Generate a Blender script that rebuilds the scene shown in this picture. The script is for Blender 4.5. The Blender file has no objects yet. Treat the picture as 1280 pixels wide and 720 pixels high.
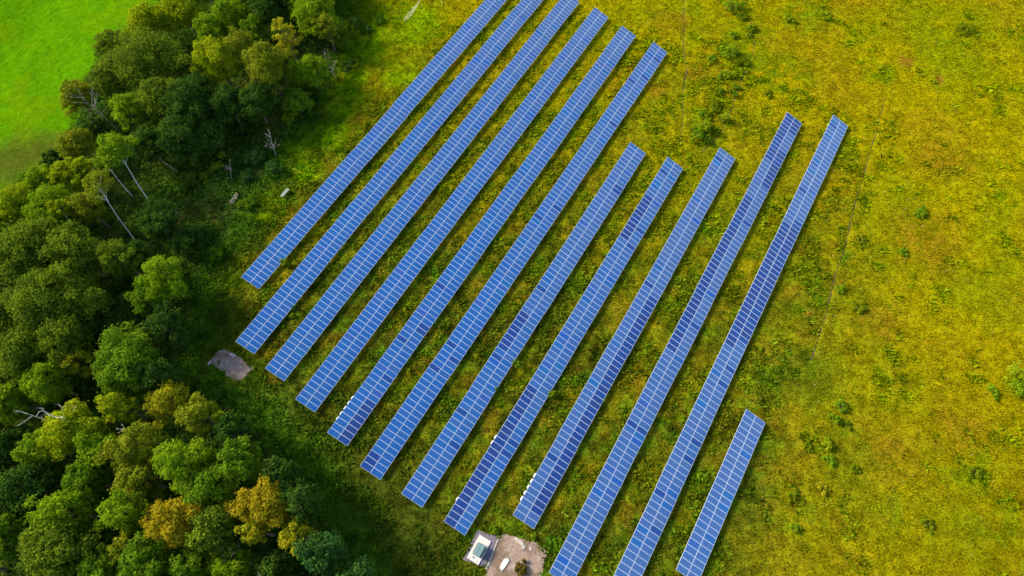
import bpy, math, random
import numpy as np
from mathutils import Matrix, Vector

# ------------------------------------------------------------------ camera
PITCH, ROLL, FPX = math.radians(62.874), math.radians(-6.619), 751.23
CAM_Z = 99.03
RT = np.array([1.0, 0, 0]); FW = np.array([0, math.cos(PITCH), -math.sin(PITCH)]); UP = np.cross(RT, FW)
R_ = RT*math.cos(ROLL) + UP*math.sin(ROLL); U_ = -RT*math.sin(ROLL) + UP*math.cos(ROLL)
S = bpy.context.scene
col = S.collection
cam = bpy.data.objects.new('camera', bpy.data.cameras.new('camera')); col.objects.link(cam)
m = Matrix(((R_[0], U_[0], -FW[0], 0), (R_[1], U_[1], -FW[1], 0), (R_[2], U_[2], -FW[2], CAM_Z), (0, 0, 0, 1)))
cam.matrix_world = m
cam.data.sensor_width = 36; cam.data.lens = FPX/1280*36
cam.data.clip_start = 0.5; cam.data.clip_end = 12000
S.camera = cam

# ------------------------------------------------------------------ light
SUN_AZ, SUN_EL = math.radians(-60), math.radians(33)       # azimuth from +Y, clockwise
W = bpy.data.worlds.new('World'); S.world = W; W.use_nodes = True
nt = W.node_tree; bg = nt.nodes['Background']
sky = nt.nodes.new('ShaderNodeTexSky'); sky.sky_type = 'NISHITA'; sky.sun_disc = False
sky.sun_elevation = SUN_EL; sky.sun_rotation = SUN_AZ
sky.air_density = 1.0; sky.dust_density = 1.0; sky.ozone_density = 1.0
nt.links.new(sky.outputs[0], bg.inputs[0]); bg.inputs[1].default_value = 0.15
sun = bpy.data.objects.new('sun', bpy.data.lights.new('sun', 'SUN')); col.objects.link(sun)
sun.data.energy = 4.1; sun.data.angle = math.radians(14); sun.data.color = (1.0, 0.88, 0.62)
sd = Vector((math.sin(SUN_AZ)*math.cos(SUN_EL), math.cos(SUN_AZ)*math.cos(SUN_EL), math.sin(SUN_EL)))
sun.rotation_euler = sd.to_track_quat('Z', 'Y').to_euler(); sun.location = (-60, 40, 60)
S.view_settings.view_transform = 'Standard'; S.view_settings.look = 'None'
S.view_settings.exposure = 1.27; S.view_settings.gamma = 1
S.view_settings.use_curve_mapping = False

# ------------------------------------------------------------------ maths helpers
def at(px, py, z=0.0):
    """world point at height z seen at photo pixel (px, py)"""
    v = FW + R_*(px-640)/FPX - U_*(py-360)/FPX
    v = v*((z-CAM_Z)/v[2])
    return np.array([v[0], v[1], z])
def proj(P):
    X = np.asarray(P, float) - np.array([0, 0, CAM_Z]); d = X@FW
    return 640+FPX*(X@R_)/d, 360-FPX*(X@U_)/d
def mpp(p):
    return float((np.asarray(p)-np.array([0, 0, CAM_Z]))@FW)/FPX
def vnoise(x, y, seed=0):
    xi = np.floor(x).astype(np.int64); yi = np.floor(y).astype(np.int64)
    fx = x-xi; fy = y-yi; fx = fx*fx*(3-2*fx); fy = fy*fy*(3-2*fy)
    def h(a, b):
        n = (a*374761393 + b*668265263 + seed*974634777) & 0xffffffff
        n = ((n ^ (n >> 13))*1274126177) & 0xffffffff
        return ((n ^ (n >> 16)) & 0xffff)/65535.0
    return (h(xi, yi)*(1-fx)+h(xi+1, yi)*fx)*(1-fy) + (h(xi, yi+1)*(1-fx)+h(xi+1, yi+1)*fx)*fy
def fbm(x, y, s, seed=0, o=4):
    t = 0; a = .5; n = 0
    for k in range(o):
        t = t + a*vnoise(x/s*2**k+17.3*k, y/s*2**k-9.1*k, seed+k); n += a; a *= .55
    return t/n
def sm(a, b, x):
    t = np.clip((x-a)/(b-a), 0, 1); return t*t*(3-2*t)
def poly_world(pts, z=0): return np.array([at(a, b, z)[:2] for a, b in pts])
def sdist(x, y, poly):
    """signed distance to polygon, negative inside"""
    d = np.full(x.shape, 1e9); inside = np.zeros(x.shape, bool); n = len(poly)
    for i in range(n):
        ax, ay = poly[i]; bx, by = poly[(i+1) % n]
        ex, ey = bx-ax, by-ay; t = np.clip(((x-ax)*ex+(y-ay)*ey)/(ex*ex+ey*ey+1e-9), 0, 1)
        d = np.minimum(d, np.hypot(x-ax-t*ex, y-ay-t*ey))
        c = ((ay > y) != (by > y)) & (x < (bx-ax)*(y-ay)/((by-ay) if by != ay else 1e-9)+ax)
        inside ^= c
    return np.where(inside, -d, d)
def linedist(x, y, pl):
    d = np.full(x.shape, 1e9)
    for (ax, ay), (bx, by) in zip(pl[:-1], pl[1:]):
        ex, ey = bx-ax, by-ay; t = np.clip(((x-ax)*ex+(y-ay)*ey)/(ex*ex+ey*ey+1e-9), 0, 1)
        d = np.minimum(d, np.hypot(x-ax-t*ex, y-ay-t*ey))
    return d

# ------------------------------------------------------------------ mesh helpers
def mesh_np(name, V, F, mats, cols=None, mi=None, smooth=False):
    """V (n,3); F (m,k) all faces with k corners; cols per vertex (n,3) linear"""
    V = np.asarray(V, np.float32); F = np.asarray(F, np.int32)
    me = bpy.data.meshes.new(name); k = F.shape[1]
    me.vertices.add(len(V)); me.vertices.foreach_set('co', V.ravel())
    me.loops.add(F.size); me.loops.foreach_set('vertex_index', F.ravel())
    me.polygons.add(len(F)); me.polygons.foreach_set('loop_start', np.arange(0, F.size, k, dtype=np.int32))
    me.polygons.foreach_set('loop_total', np.full(len(F), k, np.int32))
    if mi is not None: me.polygons.foreach_set('material_index', np.asarray(mi, np.int32))
    if smooth: me.polygons.foreach_set('use_smooth', np.ones(len(F), bool))
    for mt in mats: me.materials.append(mt)
    me.update(calc_edges=True)
    if cols is not None:
        a = me.color_attributes.new('Col', 'FLOAT_COLOR', 'POINT')
        c = np.ones((len(V), 4), np.float32); c[:, :3] = cols; a.data.foreach_set('color', c.ravel())
    return me
def link(name, me, parent=None, loc=None, rot=None):
    o = bpy.data.objects.new(name, me); col.objects.link(o)
    if parent: o.parent = parent
    if loc is not None: o.location = loc
    if rot is not None: o.rotation_euler = rot
    return o
def tag(o, label=None, cat=None, group=None, kind=None):
    if label: o['label'] = label
    if cat: o['category'] = cat
    if group: o['group'] = group
    if kind: o['kind'] = kind
    return o
def empty(name, loc, rz=0):
    o = bpy.data.objects.new(name, None); col.objects.link(o); o.location = loc; o.rotation_euler = (0, 0, rz)
    o.empty_display_size = .5
    return o
class MB:
    """collects boxes and tubes into one mesh"""
    def __init__(s): s.v = []; s.f = []; s.mi = []
    def box(s, c, d, rz=0, ry=0, bev=0, mat=0):
        x, y, z = [k/2 for k in d]; b = len(s.v); M = Matrix.Rotation(rz, 3, 'Z') @ Matrix.Rotation(ry, 3, 'Y')
        if bev:
            ring = []
            for zz, ins in ((-z, bev), (-z+bev, 0), (z-bev, 0), (z, bev)):
                X, Y = x-ins, y-ins; q = bev if ins == 0 else bev*.5
                for px, py in ((-X+q, -Y), (X-q, -Y), (X, -Y+q), (X, Y-q), (X-q, Y), (-X+q, Y), (-X, Y-q), (-X, -Y+q)):
                    ring.append(M @ Vector((px, py, zz)) + Vector(c))
            s.v += ring
            for k in range(3):
                for i in range(8):
                    j = (i+1) % 8; s.f.append((b+k*8+i, b+k*8+j, b+k*8+8+j, b+k*8+8+i)); s.mi.append(mat)
            s.f.append(tuple(b+i for i in range(7, -1, -1))); s.f.append(tuple(b+24+i for i in range(8))); s.mi += [mat, mat]
            return s
        for q in ((-x, -y, -z), (x, -y, -z), (x, y, -z), (-x, y, -z), (-x, -y, z), (x, -y, z), (x, y, z), (-x, y, z)):
            s.v.append(M @ Vector(q) + Vector(c))
        for q in ((0, 3, 2, 1), (4, 5, 6, 7), (0, 1, 5, 4), (1, 2, 6, 5), (2, 3, 7, 6), (3, 0, 4, 7)):
            s.f.append(tuple(b+i for i in q)); s.mi.append(mat)
        return s
    def tube(s, pts, rad, n=6, mat=0):
        pts = [Vector(p) for p in pts]; b = len(s.v)
        for i, p in enumerate(pts):
            t = (pts[min(i+1, len(pts)-1)]-pts[max(i-1, 0)]).normalized()
            a = t.orthogonal().normalized() if i == 0 else (a - t*a.dot(t)).normalized()
            c = t.cross(a)
            for k in range(n):
                th = 2*math.pi*k/n; s.v.append(p+(a*math.cos(th)+c*math.sin(th))*rad[i])
        for i in range(len(pts)-1):
            for k in range(n):
                l = (k+1) % n; s.f.append((b+i*n+k, b+i*n+l, b+(i+1)*n+l, b+(i+1)*n+k)); s.mi.append(mat)
        s.f.append(tuple(b+k for k in range(n-1, -1, -1))); s.f.append(tuple(b+(len(pts)-1)*n+k for k in range(n))); s.mi += [mat, mat]
        return s
    def mesh(s, name, mats):
        me = bpy.data.meshes.new(name); me.from_pydata([tuple(v) for v in s.v], [], s.f)
        for mt in (mats if isinstance(mats, (list, tuple)) else [mats]): me.materials.append(mt)
        me.polygons.foreach_set('material_index', s.mi); me.update(); return me
    def build(s, name, mats, parent=None, loc=None, rot=None): return link(name, s.mesh(name, mats), parent, loc, rot)

# ------------------------------------------------------------------ materials
def mat(name, c=(.5, .5, .5), rough=.6, metal=0, noise=None, bump=0, attr=False, spec=.5):
    mt = bpy.data.materials.new(name); mt.use_nodes = True; t = mt.node_tree; b = t.nodes['Principled BSDF']
    b.inputs['Roughness'].default_value = rough; b.inputs['Metallic'].default_value = metal
    b.inputs['Specular IOR Level'].default_value = spec
    src = None
    if attr:
        a = t.nodes.new('ShaderNodeAttribute'); a.attribute_name = 'Col'; src = a.outputs['Color']
    if noise:
        sc, amt = noise
        tc = t.nodes.new('ShaderNodeTexCoord'); nz = t.nodes.new('ShaderNodeTexNoise'); nz.inputs['Scale'].default_value = sc
        nz.inputs['Detail'].default_value = 6; nz.inputs['Roughness'].default_value = .65
        t.links.new(tc.outputs['Object'], nz.inputs['Vector'])
        mr = t.nodes.new('ShaderNodeMapRange'); mr.inputs['From Min'].default_value = .3; mr.inputs['From Max'].default_value = .7
        mr.inputs['To Min'].default_value = 1-amt; mr.inputs['To Max'].default_value = 1+amt
        t.links.new(nz.outputs['Fac'], mr.inputs['Value'])
        mx = t.nodes.new('ShaderNodeVectorMath'); mx.operation = 'SCALE'
        if src: t.links.new(src, mx.inputs[0])
        else: mx.inputs[0].default_value = c
        t.links.new(mr.outputs[0], mx.inputs['Scale']); t.links.new(mx.outputs[0], b.inputs['Base Color'])
        if bump:
            bp = t.nodes.new('ShaderNodeBump'); bp.inputs['Strength'].default_value = bump; bp.inputs['Distance'].default_value = .1
            t.links.new(nz.outputs['Fac'], bp.inputs['Height']); t.links.new(bp.outputs[0], b.inputs['Normal'])
    elif src: t.links.new(src, b.inputs['Base Color'])
    else: b.inputs['Base Color'].default_value = (*c, 1)
    return mt
def leafmat(name, trans=.3, rough=.75):
    mt = bpy.data.materials.new(name); mt.use_nodes = True; t = mt.node_tree; t.nodes.clear()
    a = t.nodes.new('ShaderNodeAttribute'); a.attribute_name = 'Col'
    d = t.nodes.new('ShaderNodeBsdfDiffuse'); tr = t.nodes.new('ShaderNodeBsdfTranslucent'); mx = t.nodes.new('ShaderNodeMixShader')
    mx.inputs[0].default_value = trans; out = t.nodes.new('ShaderNodeOutputMaterial')
    t.links.new(a.outputs['Color'], d.inputs[0]); t.links.new(a.outputs['Color'], tr.inputs[0])
    t.links.new(d.outputs[0], mx.inputs[1]); t.links.new(tr.outputs[0], mx.inputs[2]); t.links.new(mx.outputs[0], out.inputs[0])
    return mt
M_GROUND = mat('meadow_ground', attr=True, rough=1.0, noise=(1.6, .24), bump=.5, spec=0)
M_BLADE = leafmat('grass_blades', .38)
M_LEAF = leafmat('leaves', .40)
M_BARK = mat('bark', (.10, .075, .05), .9, noise=(3, .4), spec=.2)
M_BIRCH = mat('birch_bark', (.52, .48, .42), .8, noise=(2.5, .35), spec=.2)
M_DEADW = mat('dead_wood', (.36, .28, .24), .9, noise=(3, .3), spec=.2)
M_STEEL = mat('galvanised_steel', (.42, .43, .44), .45, .8, noise=(5, .15))
M_FRAME = mat('aluminium_frame', (.62, .67, .76), .4, .25)
M_BACK = mat('panel_backsheet', (.7, .7, .7), .7)
M_WHITE = mat('white_housing', (.6, .6, .6), .45, noise=(6, .06))
M_CONC = mat('concrete', (.28, .25, .235), .9, noise=(2.5, .18), bump=.2)
M_SAND = mat('bare_soil', attr=True, rough=.95, noise=(2.2, .25), bump=.6, spec=.15)
M_GRAVEL = mat('dark_gravel', (.115, .095, .125), .95, noise=(7, .4), bump=.8)
M_TEAL = mat('green_grey_paint', (.10, .17, .17), .45, noise=(3, .12))
M_DARK = mat('dark_louvre', (.03, .035, .04), .5)
M_PLANK = mat('weathered_plank', (.17, .13, .12), .9, noise=(4, .3))
M_SHEET = mat('green_grey_sheet', (.10, .15, .12), .6, noise=(3, .2))
M_TRACK = mat('track_soil', (.050, .046, .008), .95, noise=(1.2, .5), bump=.6)

def glass(name, c, amt):
    mt = bpy.data.materials.new(name); mt.use_nodes = True; t = mt.node_tree; b = t.nodes['Principled BSDF']
    b.inputs['Roughness'].default_value = .32; b.inputs['Specular IOR Level'].default_value = .4
    b.inputs['Coat Weight'].default_value = .35; b.inputs['Coat Roughness'].default_value = .12; b.inputs['Coat IOR'].default_value = 1.4
    g = t.nodes.new('ShaderNodeNewGeometry'); nz = t.nodes.new('ShaderNodeTexNoise'); nz.inputs['Scale'].default_value = 3.3
    nz.inputs['Detail'].default_value = 5; nz.inputs['Roughness'].default_value = .8
    t.links.new(g.outputs['Position'], nz.inputs['Vector'])
    uv = t.nodes.new('ShaderNodeUVMap'); uv.uv_map = 'UVMap'
    br = t.nodes.new('ShaderNodeTexBrick'); br.offset = 0; br.inputs['Scale'].default_value = 1
    br.inputs['Brick Width'].default_value = .156; br.inputs['Row Height'].default_value = .156; br.inputs['Mortar Size'].default_value = .004
    br.inputs['Color1'].default_value = (*[k*(1-amt) for k in c], 1); br.inputs['Color2'].default_value = (*[k*(1+amt) for k in c], 1)
    br.inputs['Mortar'].default_value = (c[0]*1.6+.10, c[1]*1.4+.12, c[2]*1.1+.13, 1); br.inputs['Bias'].default_value = 0
    t.links.new(uv.outputs[0], br.inputs['Vector'])
    mr = t.nodes.new('ShaderNodeMapRange'); mr.inputs['From Min'].default_value = .3; mr.inputs['From Max'].default_value = .7
    mr.inputs['To Min'].default_value = .86; mr.inputs['To Max'].default_value = 1.14; t.links.new(nz.outputs['Fac'], mr.inputs['Value'])
    mx = t.nodes.new('ShaderNodeVectorMath'); mx.operation = 'SCALE'
    t.links.new(br.outputs['Color'], mx.inputs[0]); t.links.new(mr.outputs[0], mx.inputs['Scale']); t.links.new(mx.outputs[0], b.inputs['Base Color'])
    return mt
G_MID = [glass('blue_cells', c, .10) for c in ((.005, .092, .315), (.007, .102, .325), (.005, .080, .340), (.022, .085, .320), (.004, .112, .320))]
G_LV = [glass('blue_cells_sky_sheen', (.006+.044*t, .094+.020*t, .325-.035*t), .10) for t in (0, .17, .33, .5, .67, .83, 1)]  # paler levels put the sky reflection into the cell colour
G_DARK = [glass('deep_blue_cells', c, .10) for c in ((.003, .036, .20), (.008, .036, .18), (.003, .046, .22))]

# ------------------------------------------------------------------ zones of the place (world coordinates)
WOOD = poly_world([(-260, 330), (-60, 262), (0, 245), (60, 205), (92, 160), (105, 110), (135, 55), (190, 12), (235, -30), (300, -160), (470, -160), (425, -20), (428, 40), (410, 100), (385, 150),
                   (350, 205), (300, 270), (262, 330), (240, 400), (232, 470), (290, 505), (330, 545), (385, 610), (430, 690), (470, 780), (430, 900), (-200, 900)])
MEADOW = poly_world([(-400, -300), (300, -200), (235, -30), (190, 12), (135, 55), (105, 110), (92, 160), (60, 205), (0, 245), (-60, 262), (-300, 330)])
def bl(px, py, r): p = at(px, py); return (p[0], p[1], r*mpp(p))
BROWN = [bl(15, 205, 62), bl(55, 185, 42)]
ORANGE = [bl(345, 290, 22), bl(312, 320, 16), bl(385, 235, 14), bl(800, 590, 9), bl(806, 570, 8), bl(985, 370, 20), bl(1010, 420, 18), bl(1000, 310, 14), bl(1160, 300, 60), bl(1110, 560, 55), bl(740, 560, 14),
          bl(620, 110, 30), bl(520, 250, 26), bl(600, 390, 20), bl(470, 350, 24), bl(470, 450, 20), bl(400, 330, 24), bl(660, 620, 12), bl(1180, 200, 50), bl(820, 110, 26), bl(1200, 540, 45), bl(960, 520, 20), bl(560, 60, 18),
          bl(905, 360, 14), bl(850, 430, 14), bl(720, 280, 20), bl(870, 90, 20), bl(840, 30, 30), bl(1100, 400, 40)]
GREENP = [bl(930, 60, 60), bl(880, 150, 26), bl(980, 90, 55), bl(1050, 190, 22), bl(1060, 320, 30), bl(1075, 400, 34), bl(1050, 540, 22), bl(1120, 640, 30), bl(1210, 580, 60), bl(1240, 660, 60), bl(1010, 640, 30),
          bl(1190, 60, 34), bl(1265, 480, 24), bl(1010, 20, 55), bl(1160, 280, 20), bl(730, 40, 16), bl(960, 260, 16), bl(990, 200, 14), bl(940, 320, 12), bl(915, 420, 12), bl(820, 640, 14), bl(760, 470, 14),
          bl(870, 540, 12), bl(780, 170, 12), bl(690, 490, 12), bl(1255, 250, 20), bl(1100, 90, 30), bl(1170, 100, 18)]
VERGE = [bl(455, 60, 50), bl(425, 130, 30), bl(375, 190, 26), bl(470, 40, 55), bl(440, 110, 40), bl(415, 170, 34), bl(500, 90, 34), bl(385, 215, 22), bl(520, 30, 50), bl(345, 250, 18), bl(330, 275, 14)]
TREE_SHADE = [bl(440, 645, 165), bl(510, 700, 105), bl(390, 560, 90), bl(340, 520, 70), bl(250, 400, 70), bl(290, 300, 40)]  # mostly tree shade around the lower wood, painted into the ground colour
RED = [bl(985, 335, 9), bl(1020, 400, 8), bl(790, 85, 6), bl(1130, 75, 14), bl(1040, 300, 10), bl(1180, 100, 12)]
TRACKS = [[(855, -5), (855, 27), (855, 65), (859, 87), (855, 105), (854, 132), (852, 180)],
          [(944, 52), (942, 66), (930, 92), (922, 112), (913, 140), (900, 168), (877, 190)],
          [(1107, 120), (1100, 148), (1093, 173), (1084, 205), (1071, 247), (1057, 307), (1040, 360), (1030, 400), (1014, 450)]]
TRW = [poly_world(t) for t in TRACKS]
PADS = [poly_world([(259, 452), (272, 438), (288, 437), (300, 446), (317, 459), (306, 474), (293, 477), (279, 466)]),
        poly_world([(620, 667), (640, 668), (662, 674), (685, 688), (680, 705), (676, 735), (640, 740), (606, 722), (608, 708)]),
        poly_world([(597, 662), (623, 670), (609, 711), (578, 700)])]
AZ = 0.64372578
DV = np.array([math.sin(AZ), math.cos(AZ)]); NV = np.array([math.cos(AZ), -math.sin(AZ)])
TILT = 0.39652677; PITCH_M = 1.01; LMOD = 1.955; ZMID = 1.50
# row: c at bottom, u bottom, c at top, u top
ROWS = [(-73.45, 16.59, -73.60, 117.6), (-65.33, 6.3, -65.80, 118.4), (-57.26, 5.16, -57.53, 114.0), (-48.96, 3.61, -49.09, 112.4), (-40.70, 1.94, -40.65, 110.3),
        (-32.66, .42, -32.22, 108.0), (-24.52, .40, -24.08, 80.15), (-16.51, .43, -15.96, 79.9), (-7.95, 6.58, -7.87, 87.2), (.68, 2.5, .58, 102.9), (8.82, 3.1, 8.85, 105.9), (16.11, 12.23, 16.10, 39.6)]

def groundcol(x, y):
    """colour of the vegetation at world x, y, tree shade and vignette painted in"""
    wx = x + 5*(fbm(x, y, 7, 51)-.5) + 2*(fbm(x, y, 1.7, 57)-.5)
    wy = y + 5*(fbm(x, y, 7, 52)-.5) + 2*(fbm(x, y, 1.7, 58)-.5)
    yel = np.array([.225, .192, .0012]); org = np.array([.205, .132, .004]); grn = np.array([.115, .165, .0015]); dgr = np.array([.050, .085, .008])
    n1 = fbm(x, y, 26, 1); n2 = fbm(x, y, 7, 2); n3 = fbm(x, y, 2.4, 3); n4 = fbm(x, y, 1.0, 4, 3)
    def blobs(L):
        t = np.zeros(x.shape)
        for bx, by, r in L: t = np.maximum(t, 1-sm(.25, 1.15, np.hypot(wx-bx, wy-by)/r))
        return t
    g = sm(.40, .72, .48*n1+.38*n2+.14*n3+.02); g = np.maximum(g*.60, blobs(GREENP)*sm(.30, .55, n3)*.9)
    o = sm(.46, .72, .7*fbm(x, y, 15, 9)+.3*fbm(x, y, 3, 10))*.40; o = np.maximum(o, blobs(ORANGE)*sm(.25, .6, n4*.5+n3*.5)*.85)
    # ground between the rows of panels and below them is olive herbage, with vignette darkening painted into its colour
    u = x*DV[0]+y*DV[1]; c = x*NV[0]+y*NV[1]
    px_ = sm(18, 70, c)*(1-sm(30, 90, u)); warm = np.array([.122, .100, .0012])  # lower right of the open field: vignette put into the colour
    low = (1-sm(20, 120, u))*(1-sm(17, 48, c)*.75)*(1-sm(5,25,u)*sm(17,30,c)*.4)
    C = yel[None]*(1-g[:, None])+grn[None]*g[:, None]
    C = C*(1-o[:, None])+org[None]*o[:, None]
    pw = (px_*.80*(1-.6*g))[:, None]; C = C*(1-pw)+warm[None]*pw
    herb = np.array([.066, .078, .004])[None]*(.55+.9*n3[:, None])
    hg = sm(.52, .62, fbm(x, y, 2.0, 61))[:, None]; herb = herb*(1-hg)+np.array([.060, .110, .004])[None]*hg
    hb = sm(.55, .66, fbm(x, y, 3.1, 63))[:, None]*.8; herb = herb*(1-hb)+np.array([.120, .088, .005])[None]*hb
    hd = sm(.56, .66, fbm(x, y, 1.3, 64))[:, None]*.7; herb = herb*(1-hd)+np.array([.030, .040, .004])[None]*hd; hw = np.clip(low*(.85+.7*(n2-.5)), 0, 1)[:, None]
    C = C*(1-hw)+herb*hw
    r = (blobs(RED)*sm(.4, .6, n4))[:, None]; C = C*(1-.7*r)+np.array([.20, .075, .012])[None]*.7*r
    vg = (blobs(VERGE)*sm(.2, .55, n2*.5+n3*.5)*.9)[:, None]; C = C*(1-vg)+np.array([.135, .215, .0010])[None]*vg
    dk = (blobs(TREE_SHADE)*.92)[:, None]; C = C*(1-dk)+np.array([.036, .050, .004])[None]*(.65+.7*n3[:, None])*dk
    # herbage gets lush and green towards the wood
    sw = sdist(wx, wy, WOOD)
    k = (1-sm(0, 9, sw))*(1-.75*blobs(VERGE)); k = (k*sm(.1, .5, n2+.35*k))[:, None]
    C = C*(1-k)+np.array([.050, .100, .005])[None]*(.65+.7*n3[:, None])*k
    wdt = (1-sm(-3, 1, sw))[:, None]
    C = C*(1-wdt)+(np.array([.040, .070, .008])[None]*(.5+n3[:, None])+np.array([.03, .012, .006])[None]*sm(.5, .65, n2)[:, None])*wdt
    # the mown meadow beyond the wood
    md = (1-sm(-1, 2, sdist(wx, wy, MEADOW)))[:, None]
    mg = np.array([.062, .175, .0004])[None]*(1-sm(.35, .7, n1)[:, None]*.25)*(.92+.16*fbm(x*.9+y*.35, y*.25-x*.1, 1.6, 21)[:, None])
    yb = sm(.45, .7, n2)[:, None]*.35; mg = mg*(1-yb)+np.array([.11, .165, .001])[None]*yb
    bb = (blobs(BROWN)*(.75+.3*n3))[:, None]; mg = mg*(1-bb)+np.array([.052, .066, .006])[None]*bb
    C = C*(1-md)+mg*md
    hv = np.clip(low, 0, 1)[:, None]*.75+.25; f4 = sm(.25, .75, n4)[:, None]-.5
    C = C*(1+(.18+.50*hv)*f4*(1-.7*md))*(.90+.2*vnoise(x*2.7, y*2.7, 99)[:, None])
    return np.clip(C, .001, .8)
def gz(x, y):
    """ground height"""
    b = .22*(fbm(x, y, 9, 31)-.5)+.22*(fbm(x, y, 2.2, 32)-.5)
    f = np.ones(x.shape)
    for P in PADS: f = np.minimum(f, sm(.3, 3, sdist(x, y, P)))
    for T in TRW: b = b-.10*(1-sm(.1, .7, linedist(x, y, T)))
    far = sm(180, 1500, np.hypot(x, y-60))
    return b*f*(1-far)-.12*f*0

# ------------------------------------------------------------------ ground: one sheet to the horizon
def axis(a, b, step, far):
    core = np.arange(a, b+step/2, step); s = step; out = [core[-1]]
    while out[-1] < far: s *= 1.22; out.append(out[-1]+s)
    s = step; lo = [core[0]]
    while lo[-1] > -far: s *= 1.22; lo.append(lo[-1]-s)
    return np.array(lo[:0:-1]+list(core)+out[1:])
gx = axis(-150, 145, .45, 4000); gy = axis(-25, 185, .45, 4000)
X, Y = np.meshgrid(gx, gy); x = X.ravel(); y = Y.ravel()
nx, ny = len(gx), len(gy)
idx = np.arange(nx*ny).reshape(ny, nx)
F = np.stack([idx[:-1, :-1], idx[:-1, 1:], idx[1:, 1:], idx[1:, :-1]], -1).reshape(-1, 4)
V = np.stack([x, y, gz(x, y)], -1)
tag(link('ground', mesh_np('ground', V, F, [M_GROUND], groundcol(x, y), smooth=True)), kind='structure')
del X, Y, V, F, idx

# bare patches: sheets of soil lying on the ground
def patch(name, poly, m_, colf, z=.035, step=.10, wob=.5, seed=5):
    lo = poly.min(0)-1; hi = poly.max(0)+1
    ax = np.arange(lo[0], hi[0], step); ay = np.arange(lo[1], hi[1], step)
    X, Y = np.meshgrid(ax, ay); x = X.ravel(); y = Y.ravel()
    s = sdist(x+wob*(fbm(x, y, .9, seed)-.5)*2, y+wob*(fbm(x, y, .9, seed+1)-.5)*2, poly)
    Z = z + .05*sm(0, -.6, s)*fbm(x, y, .8, seed+3)
    id_ = np.arange(len(x)).reshape(len(ay), len(ax)); ins = (s < 0).reshape(len(ay), len(ax))
    ok = ins[:-1, :-1] & ins[1:, 1:] & ins[:-1, 1:] & ins[1:, :-1]
    F = np.stack([id_[:-1, :-1][ok], id_[:-1, 1:][ok], id_[1:, 1:][ok], id_[1:, :-1][ok]], -1)
    o = link(name, mesh_np(name, np.stack([x, y, Z], -1), F, [m_], colf(x, y) if colf else None, smooth=True)); tag(o, kind='structure'); return o
def soil(x, y):
    n = fbm(x, y, 2.2, 71)[:, None]; k = fbm(x, y, .8, 72)[:, None]
    C = np.array([.235, .165, .135])[None]*(.65+.5*n)
    w = sm(.6, .75, k)*.5; C = C*(1-w)+np.array([.34, .29, .26])[None]*w
    w = sm(.45, .62, 1-n)*.75; C = C*(1-w)+np.array([.120, .085, .050])[None]*w
    return C
patch('bare_soil_patch', PADS[0], M_SAND, soil)
patch('bare_soil_patch', PADS[1], M_SAND, soil, seed=15)
patch('gravel_apron', PADS[2], M_GRAVEL, None, z=.06, wob=.12, seed=25)
def ribbon(name, pl, w, m_, z=.01):
    P = []; 
    for (a, b) in zip(pl[:-1], pl[1:]):
        n = max(2, int(np.hypot(*(b-a))/.5))
        for i in range(n): P.append(a+(b-a)*i/n)
    P.append(pl[-1]); P = np.array(P)
    T = np.gradient(P, axis=0); T /= np.hypot(T[:, 0], T[:, 1])[:, None]; N = np.stack([-T[:, 1], T[:, 0]], -1)
    P = P+N*(.5*(fbm(P[:, 0], P[:, 1], 3, 90)-.5))[:, None]
    ww = w*(.15+2.2*np.clip(fbm(P[:, 0], P[:, 1], 2.2, 91)-.3, 0, 1))
    V = []
    for s in (-.5, 0, .5):
        Q = P+N*(ww*s)[:, None]; V.append(np.stack([Q[:, 0], Q[:, 1], gz(Q[:, 0], Q[:, 1])+z+(.02 if s == 0 else 0)], -1))
    n = len(P); V = np.concatenate(V); i = np.arange(n-1)
    F = np.concatenate([np.stack([i+k*n, i+k*n+1, i+(k+1)*n+1, i+(k+1)*n], -1) for k in (0, 1)])
    return tag(link(name, mesh_np(name, V, F, [m_], smooth=True)), kind='structure')
for t in TRW: ribbon('track', t, .34, M_TRACK, .02)
M_PATH = mat('pale_path', (.23, .24, .09), .95, noise=(1.5, .25), bump=.5)
ribbon('path', poly_world([(530, -20), (524, 2), (515, 14), (506, 26)]), 1.0, M_PATH, .03)

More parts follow.
